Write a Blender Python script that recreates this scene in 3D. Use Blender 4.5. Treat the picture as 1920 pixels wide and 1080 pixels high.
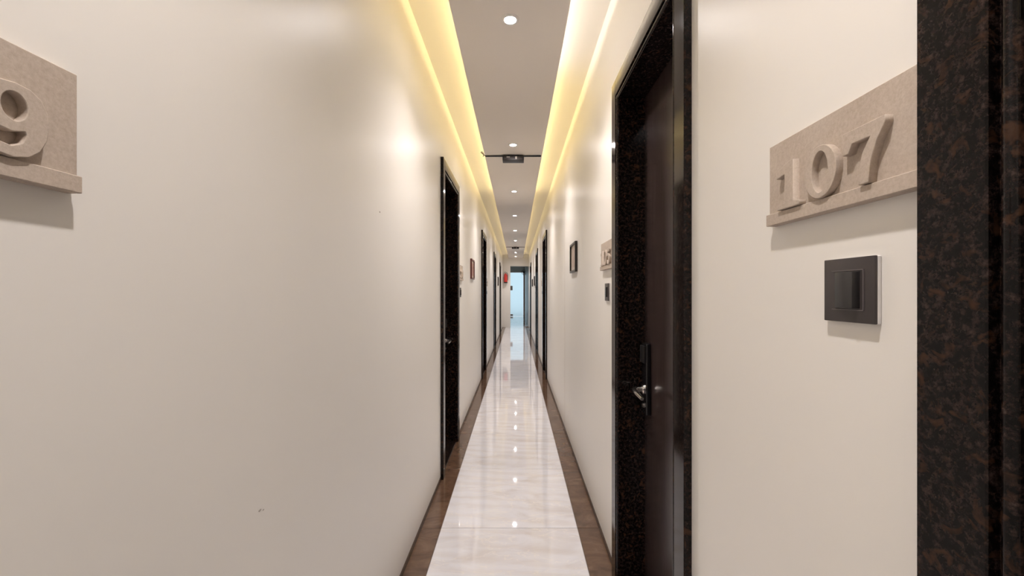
import bpy, bmesh, math, random
from mathutils import Vector, Matrix
for o in list(bpy.data.objects): bpy.data.objects.remove(o)
S = bpy.context.scene
C = S.collection
random.seed(7)

# ---------------------------------------------------------------- camera
EYE = 1.25
cam_d = bpy.data.cameras.new('camera'); cam = bpy.data.objects.new('camera', cam_d); C.objects.link(cam)
cam.location = (0, 0, EYE); cam.rotation_euler = (math.pi/2, 0, 0)
cam_d.sensor_width = 36; cam_d.lens = 15.0
cam_d.shift_x = -8.5/1920; cam_d.shift_y = 9/1920
cam_d.clip_start = 0.02; cam_d.clip_end = 200
S.camera = cam

# ---------------------------------------------------------------- world, exposure
w = bpy.data.worlds.new('world'); S.world = w; w.use_nodes = True
w.node_tree.nodes['Background'].inputs[0].default_value = (0.80, 0.91, 1.0, 1)
w.node_tree.nodes['Background'].inputs[1].default_value = 0.35
S.view_settings.view_transform = 'Standard'; S.view_settings.look = 'None'
S.view_settings.gamma = 1.0; S.view_settings.use_curve_mapping = False
S.view_settings.exposure = 1.8
LAMP = 95.0             # downlight lens emission
BEAM = 18.0              # downlight beam, watts
LAMP_COL = (1.0, 0.94, 0.925)
COVE = 5.6             # cove strip emission
COVE_COL = (1.0, 0.84, 0.40)
COVE_COL_R = (1.0, 0.97, 0.90)      # the first metres over the 107 wall are neutral white

# ---------------------------------------------------------------- dimensions (metres, camera over the origin)
WL, WR = 0.5075, 0.441          # distance of the two corridor walls from the camera axis
TH = 0.16                       # wall thickness
Y0, Y1, Y2 = -3.2, 15.4, 22.7   # corridor back end, end wall, glass door
SLAB, PANEL = 2.62, 2.50
PX0, PX1 = -0.2906, 0.2325
DOOR_H = 2.16

# ---------------------------------------------------------------- helpers
def link(name, me, mat=None, parent=None, loc=None):
    o = bpy.data.objects.new(name, me); C.objects.link(o)
    if mat and me and not me.materials: me.materials.append(mat)
    if parent: o.parent = parent
    if loc is not None: o.location = loc
    return o
def tag(o, label=None, cat=None, group=None, kind=None):
    if label: o['label'] = label
    if cat: o['category'] = cat
    if group: o['group'] = group
    if kind: o['kind'] = kind
    return o
def empty(name, loc): 
    o = bpy.data.objects.new(name, None); C.objects.link(o); o.location = loc; o.empty_display_size = 0.05
    return o
def add_box(bm, x0, x1, y0, y1, z0, z1):
    x0, x1 = sorted((x0, x1)); y0, y1 = sorted((y0, y1)); z0, z1 = sorted((z0, z1))
    v = [bm.verts.new(p) for p in ((x0,y0,z0),(x1,y0,z0),(x1,y1,z0),(x0,y1,z0),(x0,y0,z1),(x1,y0,z1),(x1,y1,z1),(x0,y1,z1))]
    for f in ((0,3,2,1),(4,5,6,7),(0,1,5,4),(1,2,6,5),(2,3,7,6),(3,0,4,7)): bm.faces.new([v[i] for i in f])
def finish(bm, name, bevel=0, seg=1, smooth=False):
    if bevel: bmesh.ops.bevel(bm, geom=bm.edges[:], offset=bevel, segments=seg, profile=0.6, affect='EDGES', clamp_overlap=True)
    bmesh.ops.recalc_face_normals(bm, faces=bm.faces[:])
    me = bpy.data.meshes.new(name); bm.to_mesh(me); bm.free()
    if smooth:
        for p in me.polygons: p.use_smooth = True
        try: me.set_sharp_from_angle(angle=math.radians(40))
        except Exception: pass
    return me
def boxes(name, lst, bevel=0, seg=1):
    bm = bmesh.new()
    for b in lst: add_box(bm, *b)
    return finish(bm, name, bevel, seg, smooth=seg > 1)
def lathe(name, prof, n=32, axis='z', cap=True):
    """profile (r, h) turned about an axis"""
    bm = bmesh.new(); rings = []
    for r, h in prof:
        ring = []
        for k in range(n):
            a = 2*math.pi*k/n; c, s = r*math.cos(a), r*math.sin(a)
            ring.append(bm.verts.new((c, s, h) if axis == 'z' else ((h, c, s) if axis == 'x' else (c, h, s))))
        rings.append(ring)
    for a, b in zip(rings, rings[1:]):
        for k in range(n): bm.faces.new((a[k], a[(k+1)%n], b[(k+1)%n], b[k]))
    if cap:
        if prof[0][0] > 1e-6: bm.faces.new(rings[0][::-1])
        if prof[-1][0] > 1e-6: bm.faces.new(rings[-1])
    return finish(bm, name, smooth=True)
def tube(name, pts, r, n=10, closed=False):
    bm = bmesh.new(); rings = []; pts = [Vector(p) for p in pts]; N = len(pts)
    for i, p in enumerate(pts):
        a = pts[(i-1) % N] if (closed or i > 0) else p
        b = pts[(i+1) % N] if (closed or i < N-1) else p
        t = (b-a).normalized()
        up = Vector((0,0,1)) if abs(t.z) < 0.9 else Vector((0,1,0))
        u = t.cross(up).normalized(); v = u.cross(t)
        rr = r[i] if isinstance(r, (list, tuple)) else r
        rings.append([bm.verts.new(p + (u*math.cos(2*math.pi*k/n) + v*math.sin(2*math.pi*k/n))*rr) for k in range(n)])
    pairs = list(zip(rings, rings[1:])) + ([(rings[-1], rings[0])] if closed else [])
    for a, b in pairs:
        for k in range(n): bm.faces.new((a[k], a[(k+1)%n], b[(k+1)%n], b[k]))
    if not closed: bm.faces.new(rings[0][::-1]); bm.faces.new(rings[-1])
    return finish(bm, name, smooth=True)

# ---------------------------------------------------------------- materials
class NT:
    def __init__(s, name):
        s.m = bpy.data.materials.new(name); s.m.use_nodes = True; s.t = s.m.node_tree
        s.b = s.t.nodes['Principled BSDF']
    def n(s, typ, **kw):
        nd = s.t.nodes.new(typ)
        for k, v in kw.items():
            if k.startswith('_'): setattr(nd, k[1:], v)
            else: nd.inputs[k.replace('__', ' ')].default_value = v
        return nd
    def l(s, a, b): s.t.links.new(a, b)
    def set(s, **kw):
        for k, v in kw.items(): s.b.inputs[k.replace('__', ' ')].default_value = v
    def coord(s, scale=(1,1,1), kind='Object', rot=(0,0,0)):
        tc = s.n('ShaderNodeTexCoord'); mp = s.n('ShaderNodeMapping'); mp.inputs['Scale'].default_value = scale; mp.inputs['Rotation'].default_value = rot
        if kind == 'World':
            g = s.n('ShaderNodeNewGeometry'); s.l(g.outputs['Position'], mp.inputs[0])
        else: s.l(tc.outputs[kind], mp.inputs[0])
        return mp.outputs[0]
    def ramp(s, fac, stops):
        r = s.n('ShaderNodeValToRGB'); e = r.color_ramp.elements
        while len(e) < len(stops): e.new(0.5)
        for el, (p, c) in zip(e, stops): el.position = p; el.color = (*c, 1)
        s.l(fac, r.inputs[0]); return r.outputs[0]
def plain(name, col, rough=0.5, metal=0.0, coat=0.0, var=0.04, scale=60):
    q = NT(name); c = q.coord()
    nz = q.n('ShaderNodeTexNoise', Scale=scale, Detail=3.0); q.l(c, nz.inputs['Vector'])
    q.l(q.ramp(nz.outputs[0], [(0.3, [x*(1-var) for x in col]), (0.7, [min(1, x*(1+var)) for x in col])]), q.b.inputs['Base Color'])
    q.set(Roughness=rough, Metallic=metal, Coat__Weight=coat, Coat__Roughness=0.05)
    return q.m
def emit(name, col, strength):
    q = NT(name); q.set(Base__Color=(*[min(1,x) for x in col], 1), Emission__Color=(*col, 1), Emission__Strength=strength, Roughness=0.4); return q.m

def wall_mat(name, a, b, rough, spec=0.5):
    q = NT(name); c = q.coord(kind='World')
    nz = q.n('ShaderNodeTexNoise', Scale=0.9, Detail=1.0); q.l(c, nz.inputs['Vector'])
    q.l(q.ramp(nz.outputs[0], [(0.0, a), (1.0, b)]), q.b.inputs['Base Color'])
    q.set(Roughness=rough, Specular__IOR__Level=spec)
    return q.m
M = {}
M['wall'] = wall_mat('cream gloss paint', (0.80, 0.765, 0.715), (0.84, 0.805, 0.755), 0.36, 0.36)
M['ceil'] = wall_mat('matt ceiling paint', (0.80, 0.75, 0.68), (0.82, 0.77, 0.71), 0.6)
M['panel'] = wall_mat('pale dropped panel paint', (0.83, 0.765, 0.70), (0.85, 0.785, 0.72), 0.45)
M['hall'] = wall_mat('hall paint', (0.84, 0.78, 0.72), (0.86, 0.80, 0.75), 0.5)

q = NT('pale marble tile')                                    # glossy cream marble with soft veins
oi = q.n('ShaderNodeObjectInfo'); c = q.coord(kind='World')
off = q.n('ShaderNodeVectorMath', _operation='MULTIPLY_ADD'); q.l(oi.outputs['Random'], off.inputs[0]); off.inputs[1].default_value = (17, 31, 5); q.l(c, off.inputs[2])
mp = q.n('ShaderNodeMapping'); mp.inputs['Rotation'].default_value = (0, 0, 0.35); mp.inputs['Scale'].default_value = (1.0, 2.6, 1); q.l(off.outputs[0], mp.inputs[0])
wv = q.n('ShaderNodeTexWave', Scale=1.3, Distortion=7.0, Detail=4.0, Detail__Scale=1.2, Detail__Roughness=0.62, _bands_direction='Y'); q.l(mp.outputs[0], wv.inputs['Vector'])
nz = q.n('ShaderNodeTexNoise', Scale=2.2, Detail=6.0, Roughness=0.6, Distortion=1.5); q.l(mp.outputs[0], nz.inputs['Vector'])
a = q.ramp(nz.outputs[0], [(0.3, (0.66, 0.625, 0.63)), (0.5, (0.745, 0.735, 0.77)), (0.72, (0.79, 0.785, 0.83))])
vn = q.n('ShaderNodeTexNoise', Scale=1.6, Detail=5.0, Distortion=2.5); q.l(mp.outputs[0], vn.inputs['Vector'])
v = q.ramp(vn.outputs[0], [(0.485, (0,0,0)), (0.5, (1,1,1)), (0.515, (0,0,0))])
mx = q.n('ShaderNodeMixRGB', _blend_type='MIX'); mx.inputs[2].default_value = (0.88, 0.84, 0.80, 1)
sc = q.n('ShaderNodeMath', _operation='MULTIPLY'); sc.inputs[1].default_value = 0.55; q.l(v, sc.inputs[0]); q.l(sc.outputs[0], mx.inputs[0]); q.l(a, mx.inputs[1])
mw = q.n('ShaderNodeMixRGB', _blend_type='MULTIPLY'); mw.inputs[0].default_value = 0.6; q.l(mx.outputs[0], mw.inputs[1])
q.l(q.ramp(wv.outputs[0], [(0.0, (0.93, 0.90, 0.87)), (0.6, (1,1,1))]), mw.inputs[2]); q.l(mw.outputs[0], q.b.inputs['Base Color'])
q.set(Roughness=0.03, Specular__IOR__Level=0.7); M['tile'] = q.m

q = NT('brown border stone')
oi = q.n('ShaderNodeObjectInfo'); c = q.coord(kind='World', scale=(1, 1.6, 1))
off = q.n('ShaderNodeVectorMath', _operation='MULTIPLY_ADD'); q.l(oi.outputs['Random'], off.inputs[0]); off.inputs[1].default_value = (9, 13, 3); q.l(c, off.inputs[2])
nz = q.n('ShaderNodeTexNoise', Scale=5.0, Detail=7.0, Roughness=0.65, Distortion=1.2); q.l(off.outputs[0], nz.inputs['Vector'])
q.l(q.ramp(nz.outputs[0], [(0.3, (0.075, 0.042, 0.026)), (0.55, (0.135, 0.078, 0.050)), (0.75, (0.20, 0.125, 0.085))]), q.b.inputs['Base Color'])
q.set(Roughness=0.10, Specular__IOR__Level=0.6); M['border'] = q.m

M['grout'] = plain('dark grout', (0.20, 0.16, 0.14), 0.8)
M['skirt'] = plain('dark brown skirting', (0.060, 0.036, 0.026), 0.25, var=0.2, scale=30)

q = NT('black brown granite')                                # polished, brown blotches and grey flecks
c = q.coord(kind='World')
n1 = q.n('ShaderNodeTexNoise', Scale=95.0, Detail=8.0, Roughness=0.78); q.l(c, n1.inputs['Vector'])
base = q.ramp(n1.outputs[0], [(0.38, (0.002, 0.0018, 0.0018)), (0.49, (0.006, 0.0045, 0.004)), (0.56, (0.020, 0.012, 0.010)), (0.66, (0.055, 0.036, 0.031))])
n2 = q.n('ShaderNodeTexNoise', Scale=48.0, Detail=3.0, Roughness=0.6, Distortion=0.6); q.l(c, n2.inputs['Vector'])
spot = q.ramp(n2.outputs[0], [(0.56, (0, 0, 0)), (0.68, (1, 1, 1))])
mx = q.n('ShaderNodeMixRGB'); mx.inputs[2].default_value = (0.060, 0.027, 0.014, 1); q.l(base, mx.inputs[1])
sc = q.n('ShaderNodeMath', _operation='MULTIPLY'); sc.inputs[1].default_value = 0.7; q.l(spot, sc.inputs[0]); q.l(sc.outputs[0], mx.inputs[0])
q.l(mx.outputs[0], q.b.inputs['Base Color']); q.set(Roughness=0.09, Specular__IOR__Level=0.22); M['granite'] = q.m

q = NT('dark wenge laminate')
c = q.coord(kind='World', scale=(30, 30, 0.7))
nz = q.n('ShaderNodeTexNoise', Scale=4.0, Detail=5.0, Roughness=0.6); q.l(c, nz.inputs['Vector'])
q.l(q.ramp(nz.outputs[0], [(0.3, (0.025, 0.0155, 0.014)), (0.7, (0.050, 0.033, 0.030))]), q.b.inputs['Base Color'])
bp = q.n('ShaderNodeBump', Strength=0.06, Distance=0.001); q.l(nz.outputs[0], bp.inputs['Height']); q.l(bp.outputs[0], q.b.inputs['Normal'])
q.set(Roughness=0.24, Specular__IOR__Level=0.5); M['leaf'] = q.m

q = NT('beige sandstone'); c = q.coord(kind='World')
nz = q.n('ShaderNodeTexNoise', Scale=220.0, Detail=5.0, Roughness=0.7); q.l(c, nz.inputs['Vector'])
n2 = q.n('ShaderNodeTexNoise', Scale=14.0, Detail=3.0); q.l(c, n2.inputs['Vector'])
s1 = q.ramp(nz.outputs[0], [(0.3, (0.44, 0.36, 0.29)), (0.7, (0.56, 0.475, 0.40))])
mx = q.n('ShaderNodeMixRGB', _blend_type='MULTIPLY'); mx.inputs[0].default_value = 0.7; q.l(s1, mx.inputs[1]); q.l(q.ramp(n2.outputs[0], [(0.3, (0.88, 0.86, 0.84)), (0.7, (1,1,1))]), mx.inputs[2]); q.l(mx.outputs[0], q.b.inputs['Base Color'])
bp = q.n('ShaderNodeBump', Strength=0.25, Distance=0.001); q.l(nz.outputs[0], bp.inputs['Height']); q.l(bp.outputs[0], q.b.inputs['Normal'])
q.set(Roughness=0.75); M['stone'] = q.m

M['switch'] = plain('charcoal switch plastic', (0.046, 0.037, 0.036), 0.34)
M['switch_dark'] = plain('switch rocker plastic', (0.020, 0.018, 0.018), 0.28)
M['bezel'] = plain('grey bezel', (0.14, 0.12, 0.12), 0.35)
M['white_plastic'] = plain('white plastic', (0.78, 0.75, 0.72), 0.4)
M['black'] = plain('black plastic', (0.012, 0.011, 0.011), 0.35)
M['black_metal'] = plain('black lock metal', (0.012, 0.011, 0.012), 0.22, 0.4)
M['chrome'] = plain('brushed steel', (0.72, 0.69, 0.66), 0.22, 1.0, var=0.06)
M['lens'] = emit('downlight lens', LAMP_COL, LAMP)
M['ring'] = plain('white lamp ring', (0.80, 0.76, 0.72), 0.4)
M['led'] = emit('warm cove strip', COVE_COL, COVE); M['led_r'] = emit('pale cove strip', COVE_COL_R, COVE)
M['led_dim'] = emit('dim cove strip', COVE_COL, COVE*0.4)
M['frame_black'] = plain('black frame wood', (0.018, 0.013, 0.011), 0.3)
M['frame_red'] = plain('red brown frame wood', (0.13, 0.030, 0.024), 0.35)
M['mat'] = plain('cream picture mount', (0.62, 0.54, 0.46), 0.6)
q = NT('faded print'); c = q.coord(kind='World')
nz = q.n('ShaderNodeTexNoise', Scale=16.0, Detail=4.0, Distortion=0.8); q.l(c, nz.inputs['Vector'])
q.l(q.ramp(nz.outputs[0], [(0.32, (0.28, 0.17, 0.13)), (0.5, (0.52, 0.38, 0.30)), (0.68, (0.62, 0.52, 0.45))]), q.b.inputs['Base Color']); q.set(Roughness=0.3); M['print'] = q.m
q = NT('red print'); c = q.coord(kind='World')
nz = q.n('ShaderNodeTexNoise', Scale=14.0, Detail=4.0, Distortion=0.8); q.l(c, nz.inputs['Vector'])
q.l(q.ramp(nz.outputs[0], [(0.35, (0.20, 0.05, 0.04)), (0.5, (0.42, 0.17, 0.13)), (0.68, (0.58, 0.40, 0.34))]), q.b.inputs['Base Color']); q.set(Roughness=0.3); M['print_red'] = q.m
M['red'] = plain('red enamel', (0.55, 0.030, 0.022), 0.3, coat=0.3)
M['scuff'] = plain('grey scuff', (0.36, 0.32, 0.28), 0.8)
M['seam'] = plain('wall seam filler', (0.60, 0.52, 0.44), 0.6)
M['salmon'] = plain('salmon door frame paint', (0.66, 0.38, 0.28), 0.4)
q = NT('frosted glass'); q.set(Base__Color=(0.74, 0.88, 0.92, 1), Transmission__Weight=0.92, Roughness=0.55, IOR=1.3); M['frost'] = q.m
q = NT('pale landing stone'); q.set(Base__Color=(0.6, 0.6, 0.6, 1), Roughness=0.6); M['landing'] = q.m

# ---------------------------------------------------------------- the setting: floor
fl = link('floor', boxes('floor', [(-WL-TH, WR+TH, Y0-TH, Y1+0.1, -0.12, -0.004), (-2.3, WR+TH, Y1+0.1, Y2+0.1, -0.12, -0.004)]), M['grout'])
tag(fl, 'glossy cream marble corridor floor with brown stone borders', 'floor', kind='structure')
FX0, FX1 = -0.3206*EYE, 0.2593*EYE
TL = 0.76; ystart = 2.268 - 7*TL
def tile_mesh(name, wx, wy, g=0.003):
    return boxes(name, [(-wx/2+g/2, wx/2-g/2, -wy/2+g/2, wy/2-g/2, -0.004, 0.0)], bevel=0.0007)
tm = tile_mesh('floor_tile', FX1-FX0, TL); y = ystart; k = 0
while y < Y1 + 0.05:
    link('floor_tile', tm, M['tile'], fl, ((FX0+FX1)/2, y+TL/2, 0)); y += TL
yl = y
bl, br = tile_mesh('border_tile', FX0+WL, TL), tile_mesh('border_tile', WR-FX1, TL)
y = ystart
while y < Y1 + 0.05:
    if y + TL < Y1 + 0.4:
        link('border_tile', bl, M['border'], fl, ((FX0-WL)/2, y+TL/2, 0))
        link('border_tile', br, M['border'], fl, ((FX1+WR)/2, y+TL/2, 0))
    y += TL
# hall floor tiles beyond the end wall
hw = 0.68; hm = tile_mesh('hall_tile', hw, TL)
y = yl
while y < Y2 - 0.1:
    for i in range(4): link('floor_tile', hm, M['tile'], fl, (WR - hw*(i+0.5), y+TL/2, 0))
    y += TL

# ---------------------------------------------------------------- walls with door openings
DW = 0.815
LEFT_DOORS = [2.85, 6.16, 9.45, 12.75]           # near outer edge of each door frame
RIGHT_DOORS = [-0.365, 1.074, 6.16, 8.70, 12.75]
def wall(name, side, W, doors, y0, y1, label):
    lst = []; cur = y0
    xa, xb = side*W, side*(W+TH)
    for d in doors:
        lst.append((xa, xb, cur, d, 0, SLAB)); lst.append((xa, xb, d, d+DW, DOOR_H, SLAB)); cur = d+DW
    lst.append((xa, xb, cur, y1, 0, SLAB))
    o = link(name, boxes(name, lst), M['wall'])
    return tag(o, label, 'wall', kind='structure')
wall_l = wall('wall_left', -1, WL, LEFT_DOORS, Y0, Y1+0.12, 'glossy cream corridor wall carrying the 109 room sign')
wall_r = wall('wall_right', 1, WR, RIGHT_DOORS, Y0, Y2, 'glossy cream corridor wall carrying the 107 room sign')
o = link('wall_back', boxes('wall_back', [(-WL-TH, WR+TH, Y0-TH, Y0, 0, SLAB)]), M['wall']); tag(o, 'cream wall closing the corridor', 'wall', kind='structure')
OX = -0.222; OZ = 2.21
o = link('wall_end', boxes('wall_end', [(-WL, OX, Y1, Y1+0.12, 0, SLAB), (OX, WR, Y1, Y1+0.12, OZ, SLAB)]), M['wall'])
tag(o, 'cream end wall with open passage and red extinguisher', 'wall', kind='structure')
HZ = 2.74
o = link('wall_hall', boxes('wall_hall', [(-2.3, -2.2, Y1+0.12, Y2, 0, HZ), (-2.3, -WL-TH, Y1, Y1+0.12, 0, HZ),
     (-2.3, -1.30, Y2, Y2+0.1, 0, HZ), (-1.30, WR+TH, Y2, Y2+0.1, 2.37, HZ), (WR+0.001, WR+TH, Y1+0.13, Y2, SLAB, HZ)]), M['hall'])
tag(o, 'bright hall walls beyond the passage opening', 'wall', kind='structure')
# skirting: a thin dark strip at the foot of both walls, broken at the doors
for side, W, doors, nm, yy in ((-1, WL, LEFT_DOORS, 'baseboard_left', Y1), (1, WR, RIGHT_DOORS, 'baseboard_right', Y1)):
    lst = []; cur = Y0
    for d in list(doors)+[None]:
        e = d if d is not None else yy
        lst.append((side*(W-0.005), side*W, cur, e, 0, 0.024)); cur = (d+DW) if d is not None else 0
    o = link(nm, boxes(nm, lst), M['skirt']); tag(o, 'thin dark brown skirting at the foot of the %s wall' % ('109' if side < 0 else '107'), 'skirting', kind='structure')

# seam and scuffs on the walls
link('seam', boxes('seam', [(WR-0.0006, WR, 3.898, 3.902, 0.02, 2.3)]), M['seam'], wall_r)
def scuff(y, z, s, par):
    bm = bmesh.new(); n = 9; x = -WL
    a = [bm.verts.new((x, y + s*math.cos(6.283*k/n)*random.uniform(.5,1.2), z + s*0.5*math.sin(6.283*k/n)*random.uniform(.5,1.2))) for k in range(n)]
    b = [bm.verts.new((x+0.0006, y+(v.co.y-y)*.8, z+(v.co.z-z)*.8)) for v in a]
    for k in range(n): bm.faces.new((a[k], a[(k+1)%n], b[(k+1)%n], b[k]))
    bm.faces.new(b)
    link('scuff_mark', finish(bm, 'scuff_mark'), M['scuff'], par)
scuff(1.583, 1.55, 0.008, wall_l); scuff(0.843, 0.82, 0.006, wall_l); scuff(0.855, 0.815, 0.003, wall_l)

# ---------------------------------------------------------------- ceiling, dropped panel and cove strips
ce = link('ceiling', boxes('ceiling', [(-WL-TH, WR+TH, Y0-TH, Y1+0.12, SLAB, SLAB+0.1), (-2.3, WR+TH, Y1, Y2+0.1, HZ, HZ+0.1)]), M['ceil'])
tag(ce, 'corridor ceiling with a lit cove along both walls', 'ceiling', kind='structure')
pn = link('dropped_panel', boxes('dropped_panel', [(PX0, PX1, Y0, Y1, PANEL, PANEL+0.022), (PX0+0.11, PX1-0.11, Y0, Y1, PANEL+0.022, SLAB)]), M['panel'], ce)
for sd, xe, m in ((1, PX0, 'led'), (-1, PX1, 'led_r')):
    link('cove_lip', boxes('cove_lip', [(xe, xe+sd*0.004, Y0, Y1, PANEL+0.022, PANEL+0.030)]), M['panel'], ce)
    for ya, yb, mm in ((Y0, 1.8, m), (1.8, 2.6, m), (2.61, 5.7, 'led')):
        link('light_strip_offscreen' if ya == Y0 else 'light_strip', boxes('light_strip', [(xe+sd*0.070, xe+sd*0.076, ya, yb, PANEL+0.022, PANEL+0.036)]), M[mm], ce)
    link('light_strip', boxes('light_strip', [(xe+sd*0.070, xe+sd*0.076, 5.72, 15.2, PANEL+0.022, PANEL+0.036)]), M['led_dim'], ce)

# ---------------------------------------------------------------- downlights
PXC = (PX0+PX1)/2
ring_me = lathe('trim_ring', [(0.026, -0.001), (0.027, -0.005), (0.032, -0.006), (0.040, -0.003), (0.043, 0.0), (0.026, 0.0)], 32, cap=False)
lens_me = lathe('lens', [(0.0265, 0.0), (0.0265, -0.002), (0.016, -0.0045), (0.0, -0.005)], 24, cap=False)
for k in range(-2, 9):
    y = 1.95 + 1.65*k - (0.25*(k-6) if k > 6 else 0)
    off = '_offscreen' if k < 0 else ''                      # the row goes on above and behind the camera
    d = empty('downlight'+off, (PXC, y, PANEL))
    link('trim_ring', ring_me, M['ring'], d); link('lens'+off, lens_me, M['lens'], d)
    sp = bpy.data.lights.new('beam', 'SPOT'); sp.energy = BEAM; sp.color = LAMP_COL; sp.spot_size = math.radians(122); sp.spot_blend = 1.0; sp.shadow_soft_size = 0.03
    lo = bpy.data.objects.new('beam'+off, sp); C.objects.link(lo); lo.parent = d; lo.location = (0, 0, -0.012)
    tag(d, {-2: 'lit round downlight in the ceiling panel next to the closing back wall', -1: 'lit round downlight in the ceiling panel level with the 107 door',
            0: 'lit round downlight alone between the 107 sign and the black box', 1: 'lit round downlight right beside the black box with the curling cable',
            6: 'small lit downlight right beside the far black box'}.get(k, 'lit round downlight in the panel between the two black boxes' if k < 6 else
            'small lit downlight between the far black box and the end wall'), 'downlight', 'downlights in the dropped panel')

# ---------------------------------------------------------------- doors
FW, FG, BW = 0.068, 0.005, 0.016     # frame face, groove, bead
def frame_post(side, near):
    s = 1 if near else -1; u0 = 0 if near else DW
    def U(a): return u0 + s*a
    main = boxes('frame_post', [(side*-0.020, side*TH, U(0), U(FW), 0, DOOR_H)], bevel=0.0015)
    fill = boxes('jamb', [(side*-0.008, side*TH, U(FW), U(FW+FG+BW), 0, DOOR_H-FW)])
    r = BW/2
    bead = tube('bead', [(side*-0.010, U(FW+FG+r), 0.0), (side*-0.010, U(FW+FG+r), DOOR_H-FW-FG)], r, 12)
    return main, fill, bead
DM = {}
for side in (-1, 1):
    d = {}
    d['posts'] = [frame_post(side, True), frame_post(side, False)]
    d['lintel'] = boxes('lintel', [(side*-0.020, side*TH, 0.0+FW, DW-FW, DOOR_H-FW, DOOR_H)], bevel=0.0015)
    d['lfill'] = boxes('jamb', [(side*-0.008, side*TH, FW+FG+BW, DW-FW-FG-BW, DOOR_H-FW-FG-BW, DOOR_H-FW)])
    d['lbead'] = tube('bead', [(side*-0.010, FW+FG, DOOR_H-FW-FG-BW/2), (side*-0.010, DW-FW-FG, DOOR_H-FW-FG-BW/2)], BW/2, 12)
    j = FW+FG+BW
    d['leaf'] = boxes('door_leaf', [(side*0.10, side*0.14, j, DW-j, 0.012, DOOR_H-FW-FG-BW)], bevel=0.001)
    d['sill'] = boxes('threshold', [(side*0.0, side*TH, j, DW-j, -0.004, 0.010)], bevel=0.001)
    yp = DW - j - 0.055                                             # lock centre: far stile
    d['plate'] = boxes('lock_plate', [(side*0.080, side*0.10, yp-0.032, yp+0.032, 0.755, 1.045)], bevel=0.006, seg=3)
    d['cap'] = boxes('card_reader', [(side*0.070, side*0.080, yp-0.026, yp+0.026, 0.965, 1.035)], bevel=0.004, seg=2)
    d['lever'] = tube('lever_handle', [(side*0.082, yp, 0.855), (side*0.050, yp, 0.855), (side*0.040, yp-0.006, 0.855), (side*0.036, yp-0.025, 0.854), (side*0.036, yp-0.075, 0.850), (side*0.038, yp-0.118, 0.845)], [0.012, 0.011, 0.011, 0.0105, 0.009, 0.007], 12)
    d['rose'] = lathe('lever_rose', [(0.020, side*0.081), (0.020, side*0.074), (0.016, side*0.071), (0.0, side*0.071)], 24, axis='x')
    for v in d['rose'].vertices: v.co.y += yp; v.co.z += 0.855
    d['key'] = lathe('key_cylinder', [(0.010, side*0.081), (0.010, side*0.072), (0.0, side*0.072)], 16, axis='x')
    for v in d['key'].vertices: v.co.y += yp; v.co.z += 0.79
    DM[side] = d
nd = 0
def door(side, y, label):
    global nd; nd += 1
    W = WL if side < 0 else WR; d = DM[side]
    e = empty('door_%d' % nd, (side*W, y, 0)); tag(e, label, 'door', kind='structure')
    for main, fill, bead in d['posts']:
        p = link('frame_post', main, M['granite'], e); link('jamb', fill, M['granite'], p); link('bead', bead, M['granite'], p)
    p = link('lintel', d['lintel'], M['granite'], e); link('jamb', d['lfill'], M['granite'], p); link('bead', d['lbead'], M['granite'], p)
    lf = link('door_leaf', d['leaf'], M['leaf'], e)
    pl = link('lock_plate', d['plate'], M['black_metal'], lf); pl['label'] = 'tall black lock plate'
    for nm, k, m in (('card_reader', 'cap', 'black'), ('lever_handle', 'lever', 'chrome'), ('lever_rose', 'rose', 'chrome'), ('key_cylinder', 'key', 'chrome')):
        h = link(nm, d[k], M[m], lf)
        if nm == 'lever_handle': h['label'] = 'steel lever handle'
    link('threshold', d['sill'], M['granite'], e)
LN = ['first', 'second', 'third', 'fourth']
for i, y in enumerate(LEFT_DOORS): door(-1, y, 'dark brown door in black granite frame, %s past the 109 sign' % LN[i])
door(1, RIGHT_DOORS[0], 'black granite door frame and dark door right beside the 107 sign')
for i, y in enumerate(RIGHT_DOORS[1:]): door(1, y, 'dark brown door in black granite frame, %s past the 107 sign' % LN[i])

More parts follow.
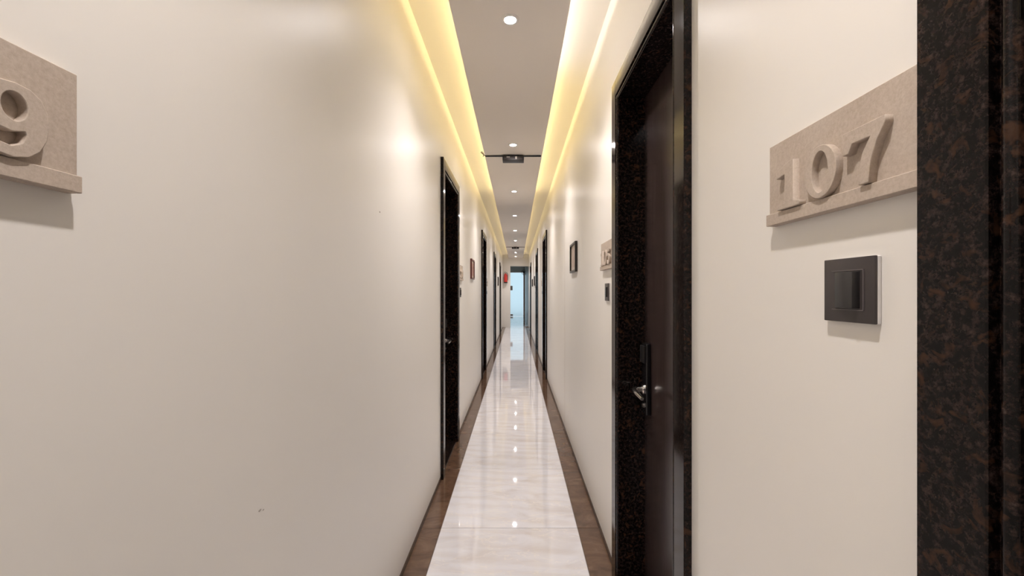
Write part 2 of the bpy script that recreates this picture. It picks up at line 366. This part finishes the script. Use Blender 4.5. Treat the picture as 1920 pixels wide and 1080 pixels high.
# ---------------------------------------------------------------- room number signs
def ell(cx, cy, rx, ry, n=36, a0=0): return [(cx+rx*math.cos(a0+2*math.pi*k/n), cy+ry*math.sin(a0+2*math.pi*k/n)) for k in range(n)]
GL = {
 '1': ([[(0.02,0),(0.76,0),(0.76,0.07),(0.56,0.11),(0.56,1.0),(0.42,1.0),(0.0,0.86),(0.0,0.72),(0.28,0.77),(0.28,0.11),(0.02,0.07)]], 0.76),
 '0': ([ell(0.43,0.5,0.43,0.51), ell(0.43,0.5,0.235,0.42)], 0.86),
 '7': ([[(0.0,1.0),(0.88,1.0),(0.88,0.90),(0.72,0.66),(0.60,0.36),(0.56,0.0),(0.36,0.0),(0.38,0.28),(0.44,0.52),(0.62,0.78),(0.20,0.78),(0.12,0.62),(0.0,0.62)]], 0.88),
 '9': ([[(0.06,0.08),(0.20,0.01),(0.38,-0.01),(0.56,0.04),(0.70,0.16),(0.79,0.34),(0.82,0.55),(0.80,0.74),(0.72,0.90),(0.58,0.99),(0.40,1.01),(0.22,0.98),(0.08,0.87),(0.0,0.68),(0.05,0.49),(0.18,0.37),(0.36,0.34),(0.52,0.39),(0.55,0.34),(0.50,0.20),(0.36,0.12),(0.22,0.14),(0.10,0.20)], ell(0.39,0.69,0.17,0.21)], 0.82),
 '5': ([[(0.08,1.0),(0.74,1.0),(0.70,0.82),(0.26,0.82),(0.24,0.66),(0.42,0.69),(0.62,0.64),(0.76,0.50),(0.80,0.32),(0.72,0.14),(0.56,0.02),(0.34,-0.01),(0.14,0.03),(0.0,0.14),(0.04,0.28),(0.18,0.24),(0.26,0.10),(0.38,0.07),(0.50,0.14),(0.56,0.32),(0.50,0.50),(0.36,0.57),(0.18,0.53),(0.08,0.48)]], 0.80),
 '3': ([[(0.04,0.92),(0.2,1.0),(0.42,1.01),(0.62,0.95),(0.72,0.78),(0.66,0.62),(0.52,0.54),(0.70,0.46),(0.80,0.28),(0.72,0.10),(0.52,0.0),(0.3,-0.01),(0.1,0.04),(0.0,0.14),(0.06,0.26),(0.2,0.2),(0.3,0.09),(0.45,0.1),(0.55,0.26),(0.48,0.42),(0.28,0.48),(0.28,0.58),(0.44,0.63),(0.5,0.77),(0.42,0.91),(0.28,0.91),(0.16,0.8),(0.04,0.8)]], 0.80)}
DH = 0.070
GM = {}
def glyph(ch):
    if ch in GM: return GM[ch]
    cu = bpy.data.curves.new('digit', 'CURVE'); cu.dimensions = '2D'; cu.fill_mode = 'BOTH'; cu.extrude = 0.0045; cu.bevel_depth = 0.0009; cu.bevel_resolution = 1
    for pts in GL[ch][0]:
        sp = cu.splines.new('POLY'); sp.points.add(len(pts)-1); sp.use_cyclic_u = True
        for p, (x, y) in zip(sp.points, pts): p.co = (x*DH, y*DH, 0, 1)
    t = bpy.data.objects.new('tmp', cu); C.objects.link(t)
    me = bpy.data.meshes.new_from_object(t.evaluated_get(bpy.context.evaluated_depsgraph_get())); me.name = 'digit'
    bpy.data.objects.remove(t)
    GM[ch] = me; return me
PT = 0.011; SL = 0.274; Z0, ZL, Z1 = 1.362, 1.381, 1.496
SM = {}
for side in (-1, 1):
    SM[side] = (boxes('panel', [(0, -side*PT, -SL/2, SL/2, 0, Z1-Z0)], bevel=0.0008), boxes('ledge', [(-side*PT, -side*(PT+0.006), -SL/2, SL/2, 0, ZL-Z0)], bevel=0.0008))
def sign(side, y, text, label):
    """y: edge of the sign nearest its door"""
    W = WL if side < 0 else WR
    e = empty('room_sign', (side*W, y+SL/2, Z0)); tag(e, label, 'sign', 'stone room number signs')
    link('panel', SM[side][0], M['stone'], e); link('ledge', SM[side][1], M['stone'], e)
    gap = 0.013; wd = [GL[c][1]*DH for c in text]; tot = sum(wd) + gap*2; x = -tot/2
    for c, ww in zip(text, wd):
        o = link('digit', glyph(c), M['stone'], e)
        # glyph x runs along the reading direction, y up, z out of the wall
        if side > 0: o.matrix_local = Matrix(((0,0,-1,-(PT+0.0045)), (-1,0,0,-x), (0,1,0,ZL-Z0+0.002), (0,0,0,1)))
        else:        o.matrix_local = Matrix(((0,0,1,PT+0.0045), (1,0,0,x), (0,1,0,ZL-Z0+0.002), (0,0,0,1)))
        x += ww + gap
sign(1, 0.451, '107', 'beige stone room sign with raised digits 107 above a black switch')
sign(1, RIGHT_DOORS[1]+DW+0.006, '105', 'beige stone room sign half hidden behind the granite door frame past 107')
sign(1, RIGHT_DOORS[2]+DW+0.006, '103', 'small far stone room sign beside the second door past the 107 sign')
sign(1, RIGHT_DOORS[3]+DW+0.006, '101', 'small far stone room sign beside the third door past the 107 sign')
sign(-1, 0.4825-SL, '109', 'beige stone room sign whose last raised digit is a rounded 9')
sign(-1, LEFT_DOORS[0]+DW+0.006, '110', 'beige stone room sign beside the door facing the black-framed picture')
sign(-1, LEFT_DOORS[1]+DW+0.006, '111', 'small far stone room sign past the red-framed picture')

# ---------------------------------------------------------------- switches
KM = {}
for side in (-1, 1):
    s = -side
    bm = bmesh.new()                                    # rocker: a wedge, far edge low and near edge proud
    h = 0.0235
    pts = [(0.0045, -0.020, -h), (0.0045, 0.020, -h), (0.0045, 0.020, h), (0.0045, -0.020, h), (0.0125, -0.017, -h), (0.0065, 0.020, -h), (0.0065, 0.020, h), (0.0125, -0.017, h)]
    v = [bm.verts.new((s*a, b, c)) for a, b, c in pts]
    for f in ((0,1,2,3),(4,5,6,7),(0,1,5,4),(1,2,6,5),(2,3,7,6),(3,0,4,7)): bm.faces.new([v[i] for i in f])
    bmesh.ops.recalc_face_normals(bm, faces=bm.faces[:])
    KM[side] = (boxes('back_plate', [(0, s*0.0048, -0.0425, 0.0425, -0.0420, 0.0420)], bevel=0.001),
                boxes('cover_plate', [(s*0.0048, s*0.0085, -0.0425, 0.0425, -0.0028-0.0392, 0.0392+0.0028)], bevel=0.0012, seg=2),
                finish(bm, 'rocker', bevel=0.0009, seg=2, smooth=True),
                boxes('bezel', [(s*0.0085, s*0.0098, -0.0265, 0.0265, 0.0252, 0.0262), (s*0.0085, s*0.0098, -0.0265, 0.0265, -0.0262, -0.0252), (s*0.0085, s*0.0098, -0.0268, -0.0258, -0.0252, 0.0252)]))
def switch(side, y, z, label):
    W = WL if side < 0 else WR
    e = empty('wall_switch', (side*W, y, z)); tag(e, label, 'switch', 'black wall switches under the room signs')
    a, b, c, d = KM[side]
    bp = link('back_plate', a, M['white_plastic'], e); bp['label'] = 'white back plate edge'
    cp = link('cover_plate', b, M['switch'], e)
    o = link('rocker', c, M['switch_dark'], e, (-side*0.004, 0, 0)); link('bezel', d, M['bezel'], e)
switch(1, 0.5575, 1.2535, 'black rocker light switch under the 107 sign')
switch(1, RIGHT_DOORS[1]+DW+0.16, 1.2535, 'black switch beside the granite frame under the half hidden sign')
switch(1, RIGHT_DOORS[2]+DW+0.15, 1.2535, 'small far black switch by the second door past the 107 sign')
switch(1, RIGHT_DOORS[3]+DW+0.15, 1.2535, 'small far black switch beyond the granite frame, near the far black-framed pictures')
switch(-1, LEFT_DOORS[0]+DW+0.15, 1.2535, 'black switch by the first door past the 109 sign')
switch(-1, LEFT_DOORS[1]+DW+0.15, 1.2535, 'small far black switch on the wall past the red-framed picture')

# ---------------------------------------------------------------- pictures
def picture(side, y0, y1, z0, z1, fr, pr, label):
    W = WL if side < 0 else WR; s = -side; t = 0.018; f = 0.016
    hy, hz = (y1-y0)/2, (z1-z0)/2
    e = empty('framed_picture', (side*W, (y0+y1)/2, z0)); tag(e, label, 'picture', 'small framed pictures on the corridor walls')
    for nm, b in (('frame_rail', (0, s*t, -hy, hy, 0, f)), ('frame_rail', (0, s*t, -hy, hy, 2*hz-f, 2*hz)), ('frame_stile', (0, s*t, -hy, -hy+f, f, 2*hz-f)), ('frame_stile', (0, s*t, hy-f, hy, f, 2*hz-f))):
        link(nm, boxes(nm, [b], bevel=0.001), fr, e)
    link('mount', boxes('mount', [(0, s*0.006, -hy+f, hy-f, f, 2*hz-f)]), M['mat'], e)
    link('print', boxes('print', [(s*0.006, s*0.0068, -hy+f+0.03, hy-f-0.03, f+0.025, 2*hz-f-0.025)]), pr, e)
picture(1, 3.09, 3.40, 1.405, 1.627, M['frame_black'], M['print'], 'black-framed picture alone on the wall past the half hidden sign')
picture(-1, 4.68, 5.00, 1.405, 1.627, M['frame_red'], M['print_red'], 'red-brown framed picture between the first and second door past 109')
picture(-1, 11.45, 11.80, 1.44, 1.68, M['frame_black'], M['print'], 'far framed picture between the third and fourth door past 109')
picture(1, 10.15, 10.45, 1.42, 1.65, M['frame_black'], M['print'], 'far black-framed picture just past the third door after the 107 sign')
picture(1, 11.45, 11.80, 1.42, 1.62, M['frame_black'], M['print'], 'far black-framed picture just before the fourth door after the 107 sign')

# ---------------------------------------------------------------- black boxes on bars under the panel
def device(y, label, curl):
    e = empty('ceiling_box', (PXC, y, PANEL)); tag(e, label, 'ceiling box', 'black boxes on bars under the ceiling panel')
    c = -0.001
    b = link('box_body', boxes('box_body', [(c-0.097, c+0.097, -0.045, 0.045, -0.052, -0.006)], bevel=0.004, seg=2), M['black'], e)
    link('face_plate', boxes('face_plate', [(c-0.088, c+0.088, -0.0475, -0.045, -0.046, -0.014)], bevel=0.001), M['switch'], b)
    ind = link('white_patch', boxes('white_patch', [(c+0.018, c+0.034, -0.0490, -0.0475, -0.042, -0.018)]), M['white_plastic'], b); ind['label'] = 'small white patch'
    link('emblem', boxes('emblem', [(c-0.060, c-0.030, -0.0485, -0.0475, -0.026, -0.020)]), M['white_plastic'], b)
    link('mount_bracket', boxes('mount_bracket', [(c-0.05, c+0.05, -0.03, 0.03, -0.006, 0)]), M['black'], e)
    for x0, x1 in ((PX0+0.008-PXC, c-0.096), (c+0.096, PX1-0.010-PXC)):
        link('bar', tube('bar', [(x0, -0.02, -0.0075), (x1, -0.02, -0.0075)], 0.0065, 10), M['black'], e)
    if curl:
        p = []
        for k in range(26):
            a = k/25*4.2
            p.append((PX0-PXC-0.018 - 0.014*math.cos(a)*(1-k/45), -0.02+0.004*k/25, 0.012 + 0.020*math.sin(a+0.7)))
        link('cable_end', tube('cable_end', [(PX0-PXC+0.010, -0.02, -0.0075)] + p, 0.0035, 8), M['black'], e)
device(3.90, 'black box on a thin black bar across the panel, cable end curling', True)
device(11.62, 'small far black box on a bar under the panel near the end wall', False)

# ---------------------------------------------------------------- fire extinguisher on the end wall
ex, ey, ez = -0.39, Y1-0.075, 1.60
e = empty('fire_extinguisher', (ex, ey, ez)); tag(e, 'red fire extinguisher with black base hung on the end wall', 'fire extinguisher')
link('cylinder', lathe('cylinder', [(0.062, 0.03), (0.064, 0.04), (0.064, 0.27), (0.058, 0.30), (0.035, 0.325), (0.020, 0.335), (0.018, 0.35), (0, 0.35)], 28), M['red'], e)
link('base_ring', lathe('base_ring', [(0.0, 0.0), (0.060, 0.0), (0.066, 0.006), (0.066, 0.04), (0.0, 0.04)], 28), M['black'], e)
link('valve', boxes('valve', [(-0.018, 0.018, -0.018, 0.018, 0.35, 0.385)], bevel=0.003), M['chrome'], e)
link('squeeze_handle', boxes('squeeze_handle', [(-0.05, 0.02, -0.010, 0.010, 0.385, 0.397), (-0.05, 0.0, -0.009, 0.009, 0.362, 0.370)], bevel=0.002), M['black'], e)
link('hose', tube('hose', [(0.018, -0.0, 0.37), (0.055, -0.005, 0.36), (0.076, -0.01, 0.31), (0.078, -0.01, 0.20), (0.076, -0.01, 0.10)], 0.008, 10), M['black'], e)
link('wall_bracket', boxes('wall_bracket', [(-0.02, 0.02, 0.064, 0.075, 0.12, 0.34)]), M['black'], e)

# ---------------------------------------------------------------- hall beyond: glass door, frame, fan, lamp
GX0, GX1, GZ = -1.24, 0.365, 2.33
e = empty('door_10', (0, Y2, 0)); tag(e, 'pale blue frosted glass door in a salmon frame at the far end', 'door', kind='structure')
for nm, b in (('frame_post', (GX1, WR, 0, 0.09, 0, GZ+0.04)), ('frame_post', (-1.30, GX0, 0, 0.09, 0, GZ+0.04)), ('frame_head', (GX0, GX1, 0, 0.09, GZ, GZ+0.04))):
    link(nm, boxes(nm, [b], bevel=0.003), M['salmon'], e)
gm = -0.36
l1 = link('glass_leaf', boxes('glass_leaf', [(gm+0.004, GX1-0.004, 0.04, 0.052, 0.012, GZ-0.004)]), M['frost'], e)
l2 = link('glass_leaf', boxes('glass_leaf', [(GX0+0.004, gm-0.004, 0.04, 0.052, 0.012, GZ-0.004)]), M['frost'], e)
for x0, lf in ((gm+0.010, l1), (gm-0.17, l2)):
    link('patch_fitting', boxes('patch_fitting', [(x0, x0+0.16, 0.030, 0.062, 0.02, 0.11)], bevel=0.003), M['chrome'], lf)
    link('lock_patch', boxes('lock_patch', [(x0+0.02, x0+0.14, 0.030, 0.062, 1.38, 1.62)], bevel=0.003), M['chrome'], lf)
o = link('floor_landing', boxes('floor_landing', [(-2.3, 2.0, Y2+0.1, Y2+4, -0.1, -0.02)]), M['landing']); tag(o, 'pale landing beyond the glass door', 'floor', kind='structure')
e = empty('wall_fan', (WR, 20.2, 2.15)); tag(e, 'small round wall fan with wire guard near the glass door', 'fan')
link('wall_plate', boxes('wall_plate', [(-0.015, 0, -0.05, 0.05, -0.07, 0.05)], bevel=0.003), M['black'], e)
link('arm', tube('arm', [(-0.01, 0, 0), (-0.05, -0.02, 0.0), (-0.085, -0.03, 0.05)], 0.012, 10), M['black'], e)
mo = link('motor', lathe('motor', [(0.0, -0.02), (0.03, -0.018), (0.045, 0.0), (0.045, 0.06), (0.03, 0.09), (0.0, 0.095)], 20, axis='y'), M['black'], e, (-0.09, -0.03, 0.07))
gu = []
for r, yy in ((0.125, -0.055), (0.125, -0.09), (0.085, -0.115), (0.045, -0.12)):
    link('guard_ring', tube('guard_ring', [(-0.09+r*math.cos(k*math.pi/12), -0.03+yy, 0.07+r*math.sin(k*math.pi/12)) for k in range(24)], 0.004, 6, closed=True), M['black'], e)
for k in range(12):
    a = k*math.pi/6; ca, sa = math.cos(a), math.sin(a)
    link('guard_spoke', tube('guard_spoke', [(-0.09+r*ca, -0.03+yy, 0.07+r*sa) for r, yy in ((0.02, -0.122), (0.085, -0.115), (0.125, -0.09), (0.125, -0.055), (0.05, -0.0))], 0.0028, 6), M['black'], e)
for k in range(3):
    a = k*2*math.pi/3 + 0.4; bm = bmesh.new()
    v = [bm.verts.new((-0.09+r*math.cos(a+d), -0.03+yy, 0.07+r*math.sin(a+d))) for r, d, yy in ((0.02, -0.4, -0.06), (0.11, -0.35, -0.075), (0.115, 0.25, -0.06), (0.02, 0.5, -0.045))]
    f = bm.faces.new(v); r_ = bmesh.ops.extrude_face_region(bm, geom=[f]); bmesh.ops.translate(bm, vec=(0, 0.003, 0), verts=[x for x in r_['geom'] if isinstance(x, bmesh.types.BMVert)])
    link('fan_blade', finish(bm, 'fan_blade'), M['white_plastic'], e)
